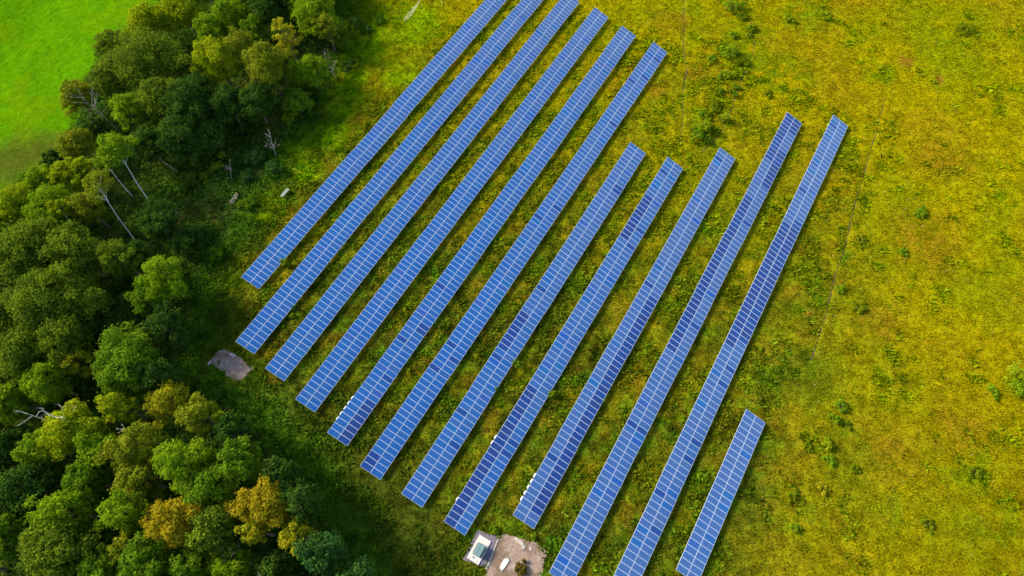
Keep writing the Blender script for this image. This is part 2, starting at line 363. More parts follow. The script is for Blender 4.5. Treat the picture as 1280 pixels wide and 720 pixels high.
# ------------------------------------------------------------------ grass and weeds (uncountable)
rng = np.random.default_rng(7)
def scatter(n, mx=50):
    """uniform points over the piece of ground the picture shows and a margin round it"""
    x = rng.uniform(-150, 145, n); y = rng.uniform(-22, 180, n)
    px, py = proj(np.stack([x, y, np.zeros(n)], -1)); k = (px > -mx) & (px < 1280+mx) & (py > -mx) & (py < 720+mx)
    return x[k], y[k]
def under_pad(x, y):
    k = np.ones(x.shape, bool)
    for P in PADS: k &= sdist(x+.5*(fbm(x, y, 1.1, 44)-.5), y+.5*(fbm(x, y, 1.1, 45)-.5), P) > -.35*rng.random(x.shape)**2
    return k
def blades(name, x, y, C, nb, length, width, lean, label, cat, spread=.25, mtl=None, tipk=1.15):
    n = len(x); N = n*nb
    bx = np.repeat(x, nb)+rng.normal(0, spread, N); by = np.repeat(y, nb)+rng.normal(0, spread, N)
    L = np.repeat(length*(.5+.9*rng.random(n)), nb)*(.7+.6*rng.random(N)); a = rng.uniform(0, 2*np.pi, N); le = np.radians(rng.uniform(lean[0], lean[1], N))
    w = width*(.6+.8*rng.random(N)); ca, sa = np.cos(a), np.sin(a)
    bz = gz(bx, by)-.02
    b0 = np.stack([bx-sa*w/2, by+ca*w/2, bz], -1); b1 = np.stack([bx+sa*w/2, by-ca*w/2, bz], -1)
    mid = np.stack([bx+ca*np.sin(le)*L*.45, by+sa*np.sin(le)*L*.45, bz+np.cos(le)*L*.6], -1)
    m0 = mid+np.stack([-sa*w*.45, ca*w*.45, 0*bx], -1); m1 = mid+np.stack([sa*w*.45, -ca*w*.45, 0*bx], -1)
    tp = np.stack([bx+ca*np.sin(le)*L, by+sa*np.sin(le)*L, bz+np.cos(le)*L*.9], -1)
    V = np.stack([b0, b1, m1, tp, m0], 1).reshape(-1, 3)
    i = np.arange(N)[:, None]*5
    F = i+np.array([[0, 1, 2, 3, 4]])
    cc = np.repeat(C, nb, 0)*(.72+.6*rng.random((N, 1)))
    cc = np.repeat(cc, 5, 0); cc *= np.tile(np.array([.85, .85, 1, tipk, 1]), N)[:, None]
    o = link(name, mesh_np(name, V, F, [mtl or M_BLADE], np.clip(cc, 0, .8)))
    return tag(o, label, cat, kind='stuff')
x, y = scatter(560000); k = under_pad(x, y); x, y = x[k], y[k]
k = sdist(x, y, MEADOW) > -1; x, y = x[k], y[k]
k = np.ones(x.shape, bool)
for T in TRW: k &= linedist(x, y, T) > .12
x, y = x[k], y[k]
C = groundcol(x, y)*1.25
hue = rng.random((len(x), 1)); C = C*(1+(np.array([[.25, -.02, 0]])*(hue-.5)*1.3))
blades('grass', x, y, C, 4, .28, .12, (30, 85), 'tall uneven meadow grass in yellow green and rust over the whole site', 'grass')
# lush broad leaves: clumped
x, y = scatter(190000)
g = fbm(x, y, 5, 2)*.5+fbm(x, y, 1.6, 60)*.5; s = sdist(x, y, WOOD)
uu = x*DV[0]+y*DV[1]; cc_ = x*NV[0]+y*NV[1]; inr = (cc_ > -80) & (cc_ < 20) & (uu < 112)
keep = ((g > .64) | (inr & (g > .52)) | ((s < 8) & (s > -30) & (g > .42))) & under_pad(x, y) & (sdist(x, y, MEADOW) > 1)
for T in TRW: keep &= linedist(x, y, T) > .5
x, y, s = x[keep], y[keep], s[keep]
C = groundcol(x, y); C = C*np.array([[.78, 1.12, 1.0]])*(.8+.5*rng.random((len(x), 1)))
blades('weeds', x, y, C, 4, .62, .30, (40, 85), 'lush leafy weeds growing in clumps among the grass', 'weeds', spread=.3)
# small pale flower heads sprinkled over the meadow
x, y = scatter(16000); k = under_pad(x, y) & (sdist(x, y, MEADOW) > 1) & (fbm(x, y, 4, 77) > .5); x, y = x[k], y[k]
Cf = np.where(rng.random((len(x), 1)) < .6, np.array([[.30, .27, .03]]), np.array([[.34, .34, .14]]))
blades('flower_heads', x, y, Cf, 1, .4, .09, (30, 80), 'small pale yellow flower heads sprinkled over the meadow', 'flowers', spread=.1)
# short meadow grass beyond the wood
x, y = scatter(330000, 30); k = sdist(x, y, MEADOW) < 0; x, y = x[k], y[k]
C = groundcol(x, y)*1.08
blades('short_grass', x, y, C, 2, .16, .08, (30, 80), 'short bright green mown grass beyond the wood', 'grass', spread=.3)

# ------------------------------------------------------------------ solar panel rows
def module_mesh(gm):
    w, l, t, f = .998/2, LMOD/2, .02, .042       # along the row, up the slope, half thickness, frame width
    V = [(-l, -w, -t), (l, -w, -t), (l, w, -t), (-l, w, -t), (-l, -w, t), (l, -w, t), (l, w, t), (-l, w, t),
         (-l+f, -w+f, t), (l-f, -w+f, t), (l-f, w-f, t), (-l+f, w-f, t), (-l+f, -w+f, t-.006), (l-f, -w+f, t-.006), (l-f, w-f, t-.006), (-l+f, w-f, t-.006)]
    F = [(0, 3, 2, 1), (0, 1, 5, 4), (1, 2, 6, 5), (2, 3, 7, 6), (3, 0, 4, 7), (4, 5, 9, 8), (5, 6, 10, 9), (6, 7, 11, 10), (7, 4, 8, 11),
         (8, 9, 13, 12), (9, 10, 14, 13), (10, 11, 15, 14), (11, 8, 12, 15), (12, 13, 14, 15)]
    return V, F, [1]+[0]*12+[2]
def mod_me(gm):
    V, F, mi = module_mesh(gm); me = bpy.data.meshes.new('solar_panel'); me.from_pydata(V, [], F)
    for q in (M_FRAME, M_BACK, gm): me.materials.append(q)
    me.polygons.foreach_set('material_index', mi); uv = me.uv_layers.new(name='UVMap')
    for lp in me.loops: v = me.vertices[lp.vertex_index].co; uv.data[lp.index].uv = (v.x+.936, v.y+.468)
    return me
ME_MID = [mod_me(g) for g in G_MID]; ME_DARK = [mod_me(g) for g in G_DARK]; ME_LV = [mod_me(g) for g in G_LV]
post_f = MB().box((0, 0, 0), (.10, .12, 1)).mesh('post', M_STEEL)
def urange(i, py0, py1):
    """extent along row i of photo heights py0..py1 (row axis)"""
    c = (ROWS[i][0]+ROWS[i][2])/2; out = []
    for py in (py0, py1):
        us = np.linspace(-5, 125, 600); P = np.stack([c*NV[0]+us*DV[0], c*NV[1]+us*DV[1], np.full(600, ZMID)], -1)
        _, q = proj(P); out.append(us[np.argmin(abs(q-py))])
    return min(out), max(out)
# runs of darker modules: row, side (0 upslope/left, 1 downslope/right), photo heights between which they lie
DARK = {7: [(0, 486, 665), (0, 246, 300)], 8: [(1, 366, 640)], 9: [(0, 146, 205), (0, 250, 442), (1, 186, 232), (1, 140, 165)], 10: [(0, 282, 434), (1, 272, 416)],
        4: [(1, 500, 552)], 6: [(0, 395, 440)], 5: [(0, 570, 600)]}
LABELS = ['leftmost row of blue solar panels, closest to the woodland edge', 'second row of solar panels from the woodland, its lower end beside the small soil patch',
          'third row of solar panels from the woodland, its upper corner touching the picture top', 'fourth row of solar panels from the woodland, its upper end just below the picture top',
          'fifth row of solar panels from the woodland, white boxes near its lower left end', 'sixth row of solar panels from the woodland, its upper end beside a faint track',
          'seventh row of blue solar panels from the woodland, first of the shorter rows', 'eighth solar panel row, lower end just above the transformer, left side deep blue',
          'ninth solar panel row, lower end right of the transformer, white boxes along its left edge', 'tenth solar panel row, mixed pale and deep blue, starting right of the large soil patch',
          'rightmost long row of lavender blue solar panels beside the open field', 'short row of solar panels alone at the lower right, by far the shortest row']
BOXES = {4: [6, 5, 4, 3, 2], 7: [3, 13, 14], 8: [2, 3, 4, 5, 6]}
rr = random.Random(3)
for i, (c0, u0, c1, u1) in enumerate(ROWS):
    rng_ = random.Random(100+i)
    n = int(round((u1-u0)/PITCH_M)); b = NV*c0+DV*u0; e = NV*c1+DV*u1; dv = (e-b)/np.linalg.norm(e-b); yaw = -math.atan2(dv[0], dv[1])
    root = empty('solar_panel_row', (b[0], b[1], 0), yaw); tag(root, LABELS[i], 'solar panels', 'rows of solar panels in the meadow')
    runs = [(s, *urange(i, a, b_)) for s, a, b_ in DARK.get(i, [])]
    # tables of modules, each a little off the neighbour
    mods = []; k = 0
    while k < n:
        ln = min(rng_.choice((14, 18, 20)), n-k); dx = rng_.uniform(-.05, .05); dz = rng_.uniform(-.05, .05); dt = math.radians(rng_.uniform(-.6, .6)); bt = rng_.uniform(-.12, .12)
        for q in range(ln):
            for s in (0, 1):
                u = u0+(k+q+.5)*PITCH_M
                dark = any(r[0] == s and r[1] <= u <= r[2] for r in runs)
                off = (s-.5)*(LMOD+.035)
                if dark: me = rng_.choice(ME_DARK)
                elif runs and rng_.random() < .03: me = ME_DARK[2]
                else:
                    lv = (max(0, (u-35)/85) if i < 6 else (.25+.006*u if i < 8 else .72+.003*u))+bt+rng_.gauss(0, .11)  # painted sky reflection grows up the rows and to the right
                    me = ME_LV[int(min(6, max(0, round(lv*6))))] if rng_.random() > .07 else rng_.choice(ME_MID)
                th = TILT+dt
                mods.append(((dx+off*math.cos(th), (k+q+.5)*PITCH_M, ZMID+dz-off*math.sin(th)), th, me))
        k += ln
    for L, th, me in mods[:100]:
        o = bpy.data.objects.new('solar_panel', me); col.objects.link(o); o.parent = root; o.location = L; o.rotation_euler = (0, th, 0)
    rest = mods[100:]
    if rest:
        V0, F0, mi0 = module_mesh(None); V = []; F = []; MI = []; UV = []
        allm = [M_FRAME, M_BACK]+G_MID+G_DARK+G_LV
        for L, th, me in rest:
            b0 = len(V); ct, st = math.cos(th), math.sin(th)
            for vx, vy, vz in V0: V.append((L[0]+vx*ct+vz*st, L[1]+vy, L[2]-vx*st+vz)); UV.append((vx+.936, vy+.468))
            gi = allm.index(me.materials[2])
            for f, q in zip(F0, mi0): F.append(tuple(b0+w for w in f)); MI.append(gi if q == 2 else q)
        me = bpy.data.meshes.new('solar_panels'); me.from_pydata(V, [], F)
        for q in allm: me.materials.append(q)
        me.polygons.foreach_set('material_index', MI); uv = me.uv_layers.new(name='UVMap')
        vi = np.empty(len(me.loops), np.int32); me.loops.foreach_get('vertex_index', vi); uv.data.foreach_set('uv', np.array(UV, np.float32)[vi].ravel())
        tag(link('solar_panels', me, root), kind='stuff')
    # supports
    Ln = n*PITCH_M; ct, st = math.cos(TILT), math.sin(TILT)
    for off in (-1.55, -.45, .45, 1.55):
        MB().box((0, 0, 0), (.05, Ln-.1, .07)).build('purlin', M_STEEL, root, (off*ct-.09*st, Ln/2, ZMID-.115-off*st), (0, TILT, 0))
    npst = max(2, int(Ln/4.4)+1); raf = MB().box((0, 0, 0), (3.4, .06, .08)).mesh('rafter', M_STEEL)
    for q in range(npst):
        yy = .6+(Ln-1.2)*q/(npst-1)
        o = link('rafter', raf, root, (-.17*st, yy, ZMID-.20), (0, TILT, 0))
        for off in (-1.2, 1.2):
            h = ZMID-.22-off*st+.15
            o = link('post', post_f, root, (off*ct, yy, h/2-.15)); o.scale = (1, 1, h)
    # white inverter housings hung along the high edge
    for q in BOXES.get(i, []):
        hb = MB().box((0, 0, 0), (.20, .62, .46), bev=.03); hb.box((-.115, 0, .02), (.03, .4, .3))
        hb.build('inverter', M_WHITE, root, (-(LMOD+.02)*ct-.06, (q+.5)*PITCH_M+.25, ZMID+(LMOD)*st-.24), (0, .25, 0))

# ------------------------------------------------------------------ transformer
pc = at(598.9, 687, .2); yaw = -AZ+.02
slab = empty('transformer_station', (pc[0], pc[1], 0), yaw)
tag(slab, 'pad mounted transformer, green grey cabinet on a white concrete slab ringed by dark gravel', 'transformer')
MB().box((0, 0, .12), (2.05, 3.75, .24), bev=.03).box((.6, 1.55, .26), (.14, .14, .05)).box((-.7, -1.6, .26), (.14, .14, .05)).build('concrete_slab', mat('white_concrete', (.46, .42, .40), .8, noise=(2, .12)), slab)
cb = MB().box((.1, -.05, .75), (1.25, 1.8, 1.0), bev=.04).build('cabinet', M_TEAL, slab)
MB().box((-.23, -.05, 1.27), (.56, 1.9, .06), bev=.015).box((.40, -.05, 1.265), (.62, 1.9, .05), bev=.015).build('lid', M_TEAL, cb)
for sx, off in ((-1, -.62), (1, .84)):
    r_ = MB()
    for q in range(9): r_.box((off, -.7+q*.16, .75), (.2, .04, .8))
    r_.build('radiator', M_DARK, slab)
MB().box((-.3, -1.35, .30), (.3, .25, .14), bev=.02).build('cable_box', M_STEEL, slab)
# kerb along the gravel
a = at(623, 674); b = at(608, 712); L = float(np.hypot(*(b-a)[:2])); c = (a+b)/2
k_ = MB()
for q in range(7): k_.box((0, -L/2+(q+.5)*L/7, .06), (.22, L/7-.05, .16), bev=.02)
tag(k_.build('kerb_stones', M_CONC, None, (c[0], c[1], .03), (0, 0, -math.atan2((a-b)[0], (a-b)[1]))), 'line of pale kerb stones between the dark gravel and the bare soil', 'kerb')
def slabthing(px, py, lx, ly, h, rz, label, m_=M_CONC, seed=0):
    p = at(px, py); rs = random.Random(seed); n = 9; V = []; 
    for z, s in ((0, 1.03), (h*.8, 1.0), (h, .93)):
        rs2 = random.Random(seed)
        for k in range(n):
            a = 2*math.pi*k/n; q = rs2.uniform(.78, 1.12); V.append((math.copysign(abs(math.cos(a))**.6, math.cos(a))*lx/2*q*s, math.copysign(abs(math.sin(a))**.6, math.sin(a))*ly/2*q*s, z))
    F = [tuple(range(n-1, -1, -1)), tuple(range(2*n, 3*n))]
    for r in range(2):
        for k in range(n): F.append((r*n+k, r*n+(k+1) % n, r*n+n+(k+1) % n, r*n+n+k))
    me = bpy.data.meshes.new('concrete_slab'); me.from_pydata(V, [], F); me.materials.append(m_)
    return tag(link('concrete_slab', me, None, (p[0], p[1], .06), (0, 0, rz)), label, 'slab')
M_PALE = mat('pale_concrete', (.33, .28, .25), .9, noise=(3, .12), bump=.2)
slabthing(630.6, 705, .9, 1.9, .14, -AZ, 'white concrete slab lying on the bare soil right of the transformer', mat('whitewash', (.42, .40, .39), .8, noise=(3, .06)), 1)
slabthing(291, 444, 1.3, .7, .12, -.6, 'pale broken slab at the upper edge of the small soil patch near the wood', M_PALE, 2)
slabthing(284.5, 452.5, .55, .35, .12, .6, 'small pale stone in the middle of the small soil patch near the wood', M_PALE, 3)
slabthing(301, 459.5, .55, .45, .12, .2, 'small pale stone at the right end of the small soil patch near the wood', M_PALE, 4)
slabthing(649, 677, 1.6, .6, .1, -.7, 'pale broken slab at the upper edge of the large soil patch by the transformer', M_PALE, 5)
slabthing(654, 684, .7, .6, .1, .3, 'grey stone near the middle of the large soil patch by the transformer', M_CONC, 6)
slabthing(663, 686, .5, .7, .1, .1, 'grey stone toward the right side of the large soil patch by the transformer', M_CONC, 7)
slabthing(262, 454, .9, .5, .1, .9, 'pale stone at the left tip of the small soil patch near the wood', M_PALE, 8)
# plank and sheet left at the edge of the wood
a, b = at(289, 255), at(297.5, 243); c = (a+b)/2; L = float(np.hypot(*(b-a)[:2]))
pk = MB().box((0, 0, .55), (.42, L, .07)).box((.47, -.1, .52), (.3, L*.9, .06))
tag(pk.build('plank', M_PLANK, None, (c[0], c[1], gz(c[:1], c[1:2])[0]), (.1, .03, -math.atan2((b-a)[0], (b-a)[1]))), 'weathered grey brown planks lying in the undergrowth at the wood edge', 'plank')
a, b = at(354.5, 247), at(361, 239.5); c = (a+b)/2; L = float(np.hypot(*(b-a)[:2]))
sb = MB().box((0, 0, .72), (.75, L+.5, .05), bev=.01).box((-.3, -.5, .36), (.07, .07, .72)).box((.3, -.5, .36), (.07, .07, .72)).box((.3, .5, .36), (.07, .07, .72)).box((-.3, .5, .36), (.07, .07, .72))
tag(sb.build('bench', M_SHEET, None, (c[0], c[1], 0), (0, 0, -math.atan2((b-a)[0], (b-a)[1]))), 'small grey green bench standing in the grass between the wood and the first panel row', 'bench')

# ------------------------------------------------------------------ trees
TYPES = {   # leaf colour, variation colour, leaf size, lobes, leaves per lobe
 'oak':    ((.080, .130, .009), (.155, .215, .011), .36, 46, 150),
 'dark':   ((.030, .078, .010), (.058, .115, .012), .36, 34, 150),
 'mid':    ((.072, .150, .007), (.140, .235, .009), .34, 40, 160),
 'bright': ((.110, .215, .006), (.200, .290, .008), .32, 38, 170),
 'lime':   ((.190, .270, .005), (.290, .330, .008), .32, 34, 170),
 'yellow': ((.220, .240, .008), (.360, .330, .012), .30, 36, 170),
 'gold':   ((.250, .205, .008), (.380, .300, .012), .28, 44, 180),
 'olive':  ((.130, .175, .008), (.230, .250, .012), .32, 38, 150),
 'teal':   ((.030, .090, .018), (.055, .130, .020), .36, 36, 150),
 'rust':   ((.110, .085, .010), (.160, .120, .014), .22, 26, 150),
 'herb':   ((.110, .160, .004), (.185, .225, .006), .22, 26, 120)}
def lobes_of(R, H, n, rs, flat=.9):
    """lobe centres of a crown R wide and H tall (half height), centred on the origin"""
    L = []
    for k in range(n):
        a = k*2.39996+rs.uniform(-.4, .4); t = (k+.5)/n; z = 1-1.6*t; rad = math.sqrt(max(0, 1-z*z))*rs.uniform(.80, 1.05)
        q = rs.uniform(.62, 1.06)
        wob = 1+.20*math.sin(a*2+R*9)+.16*math.sin(a*3+R*17)
        L.append((math.cos(a)*rad*R*.80*wob*q, math.sin(a)*rad*R*.80*wob*q, z*H*.86*q, R*rs.uniform(.13, .27)))
    return L
def leaves(lobes, per, size, c0, c1, rg, H, bias=.35):
    Ls = np.array(lobes); n = len(Ls)
    per = per*1.5; size = size*.80; cnt = np.maximum(20, (per*(Ls[:, 3]/Ls[:, 3].mean())**2).astype(int)); li = np.repeat(np.arange(n), cnt); N = len(li)
    d = rg.normal(size=(N, 3)); d /= np.linalg.norm(d, axis=1)[:, None]; d[:, 2] = np.where(d[:, 2] < -.3, -d[:, 2]*.6, d[:, 2])
    r = Ls[li, 3]*(.55+.5*rg.random(N)**.6)*np.where(rg.random(N) < .12, 1.35, 1.0); r *= 1+.3*(np.sin(d[:, 0]*7+li)+np.sin(d[:, 1]*6+li*2))*.5
    P = Ls[li, :3]+d*r[:, None]*np.array([1, 1, .8])
    nrm = d+rg.normal(size=(N, 3))*.65+np.array([0, 0, bias]); nrm /= np.linalg.norm(nrm, axis=1)[:, None]
    t = np.cross(nrm, rg.normal(size=(N, 3))); t /= np.linalg.norm(t, axis=1)[:, None]; b = np.cross(nrm, t)
    s = size*(.6+.8*rg.random(N))[:, None]
    V = np.stack([P-t*s*.7, P-b*s*.42+nrm*s*.1, P+t*s*.7, P+b*s*.42+nrm*s*.1], 1).reshape(-1, 3)
    F = np.arange(N)[:, None]*4+np.arange(4)[None]
    lv = rg.random(n); mixv = np.clip(lv[li]*.9+rg.random(N)*.4-.15, 0, 1)[:, None]
    C = np.array(c0)[None]*(1-mixv)+np.array(c1)[None]*mixv; C = C*(.8+.4*rg.random((N, 1)))
    return V, F, np.repeat(C, 4, 0)
tcount = [0]
def tree(px, py, rpx, typ, h, label, bark='bark', group='trees of the woodland', name='tree', vis=0, flat=None, cat='tree', lean=None, dens=1.0):
    """crown centre at photo pixel (px, py), crown radius rpx pixels, tree h metres tall"""
    tcount[0] += 1; sd_ = tcount[0]; rs = random.Random(sd_); rg = np.random.default_rng(sd_)
    Hh = h*(flat or .36); zc = h-Hh; P = at(px, py, zc); R = rpx*mpp(P)
    c0, c1, sz, nl, per = TYPES[typ]
    base = np.array([P[0], P[1]]) if lean is None else at(*lean)[:2]
    root = empty(name, (base[0], base[1], float(gz(np.array([base[0]]), np.array([base[1]]))[0])-.05)); tag(root, label, cat, group)
    off = (P[0]-base[0], P[1]-base[1])
    k = max(.35, (R/4.6)**1.5); L = lobes_of(R, Hh, max(16, int(nl*1.75*min(1.7, k))), rs)
    L = [(a+off[0], b+off[1], c+zc, r) for a, b, c, r in L]
    V, F, C = leaves(L, per*.62*dens*max(.7, min(1.5, R/4.6)), sz, c0, c1, rg, Hh)
    link('crown', mesh_np('crown', V, F, [M_LEAF], C), root)
    T = MB(); r0 = .10 if bark == 'birch' else .035*h*.75/1.6+.05
    ax = [(0, 0, 0)]+[(off[0]*t+rs.uniform(-.15, .15), off[1]*t+rs.uniform(-.15, .15), zc*t*1.05) for t in (.25, .5, .75, 1.0)]
    T.tube(ax, [r0*1.25, r0, r0*.85, r0*.65, r0*.4], 7)
    for q in rs.sample(L, min(len(L), 14)):
        t = rs.uniform(.72, .97) if bark == 'birch' else rs.uniform(.45, .95); s = Vector((off[0]*t, off[1]*t, zc*t)); e = Vector(q[:3]); m_ = s.lerp(e, .5)+Vector((0, 0, .12*R))
        T.tube([s, m_, s.lerp(e, .97)], [r0*.38, r0*.22, r0*.08], 5)
    T.build('trunk', {'bark': M_BARK, 'birch': M_BIRCH, 'dead': M_DEADW}[bark], root)
    return root
KN = {'oak': 'broad dull green', 'dark': 'dark green', 'mid': 'mid green', 'bright': 'bright green', 'lime': 'lime green', 'yellow': 'yellow green', 'gold': 'golden yellow', 'olive': 'olive green', 'teal': 'bluish green'}
TR = [ # px, py, r, type, height, where
 (186, 30, 28, 'lime', 11, 'at the meadow corner near the top edge'), (228, 14, 26, 'lime', 11, 'at the top edge next to the bright meadow'),
 (190, 78, 46, 'oak', 15, 'the biggest crown of the upper wood, dull and rounded'), (150, 62, 22, 'oak', 12, 'on the meadow side of the biggest upper crown'),
 (140, 100, 22, 'oak', 11, 'at the meadow edge below the biggest upper crown'), (272, 78, 27, 'lime', 15, 'standing out brightly right of the biggest upper crown'), (262, 40, 20, 'bright', 13, 'above the lime tree right of the biggest upper crown'),
 (305, 62, 22, 'olive', 14, 'first of the yellowish pair in the upper wood'), (334, 84, 30, 'olive', 14, 'second, larger of the yellowish pair in the upper wood'), (358, 48, 16, 'yellow', 15, 'small tufted crown between the yellowish pair and the top bright tree'),
 (388, 88, 23, 'bright', 9, 'pointed crown at the grass edge of the upper wood'), (392, 18, 30, 'bright', 11, 'at the top edge, rightmost large crown'), (408, 36, 16, 'olive', 10.5, 'overlapping the lower right of the top bright crown'),
 (340, 8, 28, 'dark', 11, 'at the top edge between the bright crowns'), (288, 22, 24, 'bright', 11, 'at the top edge left of the dark gap'), (318, 40, 20, 'mid', 9, 'low tree in the dark gap near the top edge'),
 (370, 126, 20, 'mid', 6, 'low tree below the pointed bright crown'), (320, 130, 26, 'dark', 10, 'under the yellowish pair of the upper wood'), (285, 130, 26, 'dark', 11, 'below the standing out lime tree'), (240, 130, 34, 'dark', 13, 'in the shaded heart of the upper wood'),
 (205, 125, 30, 'oak', 12, 'below the biggest upper crown'), (98, 122, 22, 'olive', 10, 'at the meadow edge where dead twigs show'), (162, 140, 22, 'bright', 12, 'in the middle of the wood left of the shaded heart'), (118, 160, 18, 'dark', 8, 'behind the twiggy dead branches'),
 (98, 180, 24, 'olive', 9, 'at the meadow edge above the birches'), (225, 172, 30, 'dark', 10, 'lower part of the shaded heart'), (185, 180, 26, 'dark', 9, 'behind the tall birch'), (262, 165, 26, 'dark', 8, 'beside the shaded clearing'),
 (84, 220, 22, 'lime', 9, 'left of the birches at the meadow edge'), (52, 226, 20, 'bright', 9, 'leftmost small crown along the meadow edge above the big oak'), (66, 198, 13, 'dark', 5, 'small dark tree alone on the meadow edge'), (108, 212, 17, 'lime', 10, 'just left of the taller birch crown'),
 (20, 258, 28, 'lime', 10, 'at the left edge of the picture below the meadow'), (64, 262, 32, 'bright', 11, 'above the huge oak, beside the birches'), (110, 262, 22, 'olive', 11, 'below the second birch'), (-22, 290, 30, 'bright', 11, 'mostly cut off at the left edge'),
 (40, 320, 44, 'oak', 15, 'upper left crown of the huge oak group'), (95, 318, 38, 'oak', 14, 'upper right crown of the huge oak group'), (60, 378, 46, 'oak', 15, 'middle crown of the huge oak group'), (8, 400, 36, 'oak', 13, 'left edge crown of the huge oak group'), (108, 376, 30, 'oak', 13, 'right crown of the huge oak group'),
 (150, 325, 24, 'oak', 12, 'outlying crown right of the huge oak group'), (198, 276, 28, 'dark', 9, 'between the birch trunks and the clearing'), (172, 318, 20, 'dark', 8, 'at the foot of the white birch trunk'), (225, 300, 22, 'dark', 6, 'low tree at the edge of the clearing'),
 (206, 350, 30, 'bright', 12, 'alone right of the huge oak group'), (184, 378, 20, 'mid', 10, 'lower left neighbour of the lone lit tree'), (208, 408, 26, 'dark', 10, 'in shade below the lone lit tree'), (150, 400, 30, 'dark', 7, 'deep in the shade right of the huge oak group'),
 (30, 445, 38, 'oak', 13, 'below the huge oak group near the left edge'), (82, 430, 32, 'oak', 12, 'lower right of the huge oak group'), (162, 456, 42, 'mid', 13, 'large rounded crown in the middle of the lower wood'), (198, 470, 26, 'dark', 12, 'right flank of the large rounded crown'),
 (100, 455, 20, 'yellow', 10, 'left of the large rounded crown'), (60, 478, 28, 'bright', 12, 'between the oaks and the dead snag'), (14, 500, 28, 'bright', 11, 'at the left edge beside the dead snag'), (152, 510, 22, 'lime', 12, 'small round crown right of the dead snag'),
 (92, 540, 36, 'lime', 13, 'right below the dead snag'), (55, 560, 26, 'bright', 11, 'left below the dead snag'), (128, 560, 28, 'bright', 12, 'between the snag and the dull olive crown'), (14, 560, 30, 'dark', 9, 'in shade at the left edge, lower half'),
 (213, 502, 25, 'yellow', 11, 'nearest to the small soil patch'), (254, 522, 28, 'olive', 12, 'twiggy crown below right of the small soil patch'), (290, 545, 26, 'dark', 11, 'dark flank toward the panels beside the twiggy crown'), (175, 560, 32, 'olive', 13, 'dull crown in the middle of the lower wood'),
 (176, 600, 30, 'olive', 12, 'below the dull crown in the middle of the lower wood'), (235, 580, 34, 'bright', 14, 'tallest bright crown of the lower wood'), (268, 610, 34, 'mid', 13, 'between the bright crown and the golden tree'), (302, 580, 30, 'mid', 13, 'facing the panels above the golden tree'), (348, 600, 26, 'dark', 11, 'low dark tree toward the panels'),
 (110, 600, 30, 'mid', 11, 'left of the dull crowns'), (30, 612, 38, 'dark', 11, 'broad shaded crown near the left edge'), (82, 640, 34, 'bright', 13, 'in the lower left, lit on its left shoulder'), (160, 640, 28, 'bright', 13, 'narrow crown left of the rusty yellow tree'),
 (222, 652, 35, 'gold', 13, 'rusty yellow tree, left one of the two golden crowns'), (333, 630, 34, 'gold', 13, 'umbrella shaped, right one of the golden pair'), (268, 660, 32, 'oak', 12, 'between the two golden crowns'), (320, 664, 20, 'yellow', 11, 'below the umbrella shaped golden crown'),
 (372, 670, 25, 'yellow', 11, 'right of the golden umbrella crown, facing the panels'), (376, 625, 26, 'dark', 12, 'dark flank between the golden crown and the grass'), (404, 688, 30, 'teal', 12, 'rightmost of the lower wood'), (440, 735, 30, 'teal', 12, 'cut by the bottom edge at the right end of the wood'),
 (10, 672, 30, 'mid', 11, 'at the left edge near the bottom'), (78, 690, 42, 'oak', 13, 'broad dull crown at the bottom left'), (130, 715, 28, 'mid', 11, 'at the bottom edge left of the dark gap'), (185, 700, 34, 'mid', 12, 'at the bottom edge below the rusty yellow tree'), (160, 690, 20, 'olive', 11, 'small crown in the bottom row left of the rusty tree'),
 (240, 715, 28, 'mid', 10, 'at the bottom edge below the rusty tree on its right'), (290, 712, 26, 'bright', 9, 'at the bottom edge in the shade gap'), (345, 712, 26, 'dark', 7, 'at the bottom edge below the dead twigs'),
 # outside or cut by the frame, they shade what is inside
 (-40, 370, 40, 'oak', 14, 'outside left'), (-45, 460, 40, 'mid', 13, 'outside left'), (-45, 540, 38, 'oak', 13, 'outside left'), (-50, 630, 40, 'mid', 13, 'outside left'), (-40, 710, 38, 'oak', 12, 'outside left'),
 (250, -25, 30, 'mid', 12, 'outside top'), (320, -35, 34, 'oak', 13, 'outside top'), (390, -35, 32, 'mid', 12, 'outside top'), (60, 770, 36, 'mid', 12, 'outside bottom'), (150, 775, 36, 'oak', 12, 'outside bottom'), (250, 775, 36, 'mid', 12, 'outside bottom'), (350, 775, 34, 'dark', 10, 'outside bottom')]
for px, py, r, ty, h, wh in TR:
    tree(px, py, r*1.08, ty, h, (KN[ty]+' tree, '+wh) if 'outside' not in wh else KN[ty]+' tree of the wood beyond the picture edge', flat=.40)
# birches with leaning white trunks
tree(146, 186, 26, 'bright', 13, 'tall birch with a bright feathery crown and forked white trunk, the upper right one', bark='birch', name='birch_tree', lean=(193, 262), flat=.2, group='white trunked birches', dens=.8)
tree(122, 232, 22, 'olive', 13, 'birch with thin pale crown and the longest white trunk, above the big oaks', bark='birch', name='birch_tree', lean=(175, 310), flat=.2, group='white trunked birches', dens=.5)
tree(132, 205, 16, 'mid', 10, 'small slender birch between the two taller ones', bark='birch', name='birch_tree', lean=(166, 246), flat=.2, group='white trunked birches', dens=.7)
tree(74, 262, 16, 'lime', 11, 'birch with yellow green crown left of the others, over the oaks', bark='birch', name='birch_tree', lean=(110, 302), flat=.2, group='white trunked birches', dens=.8)
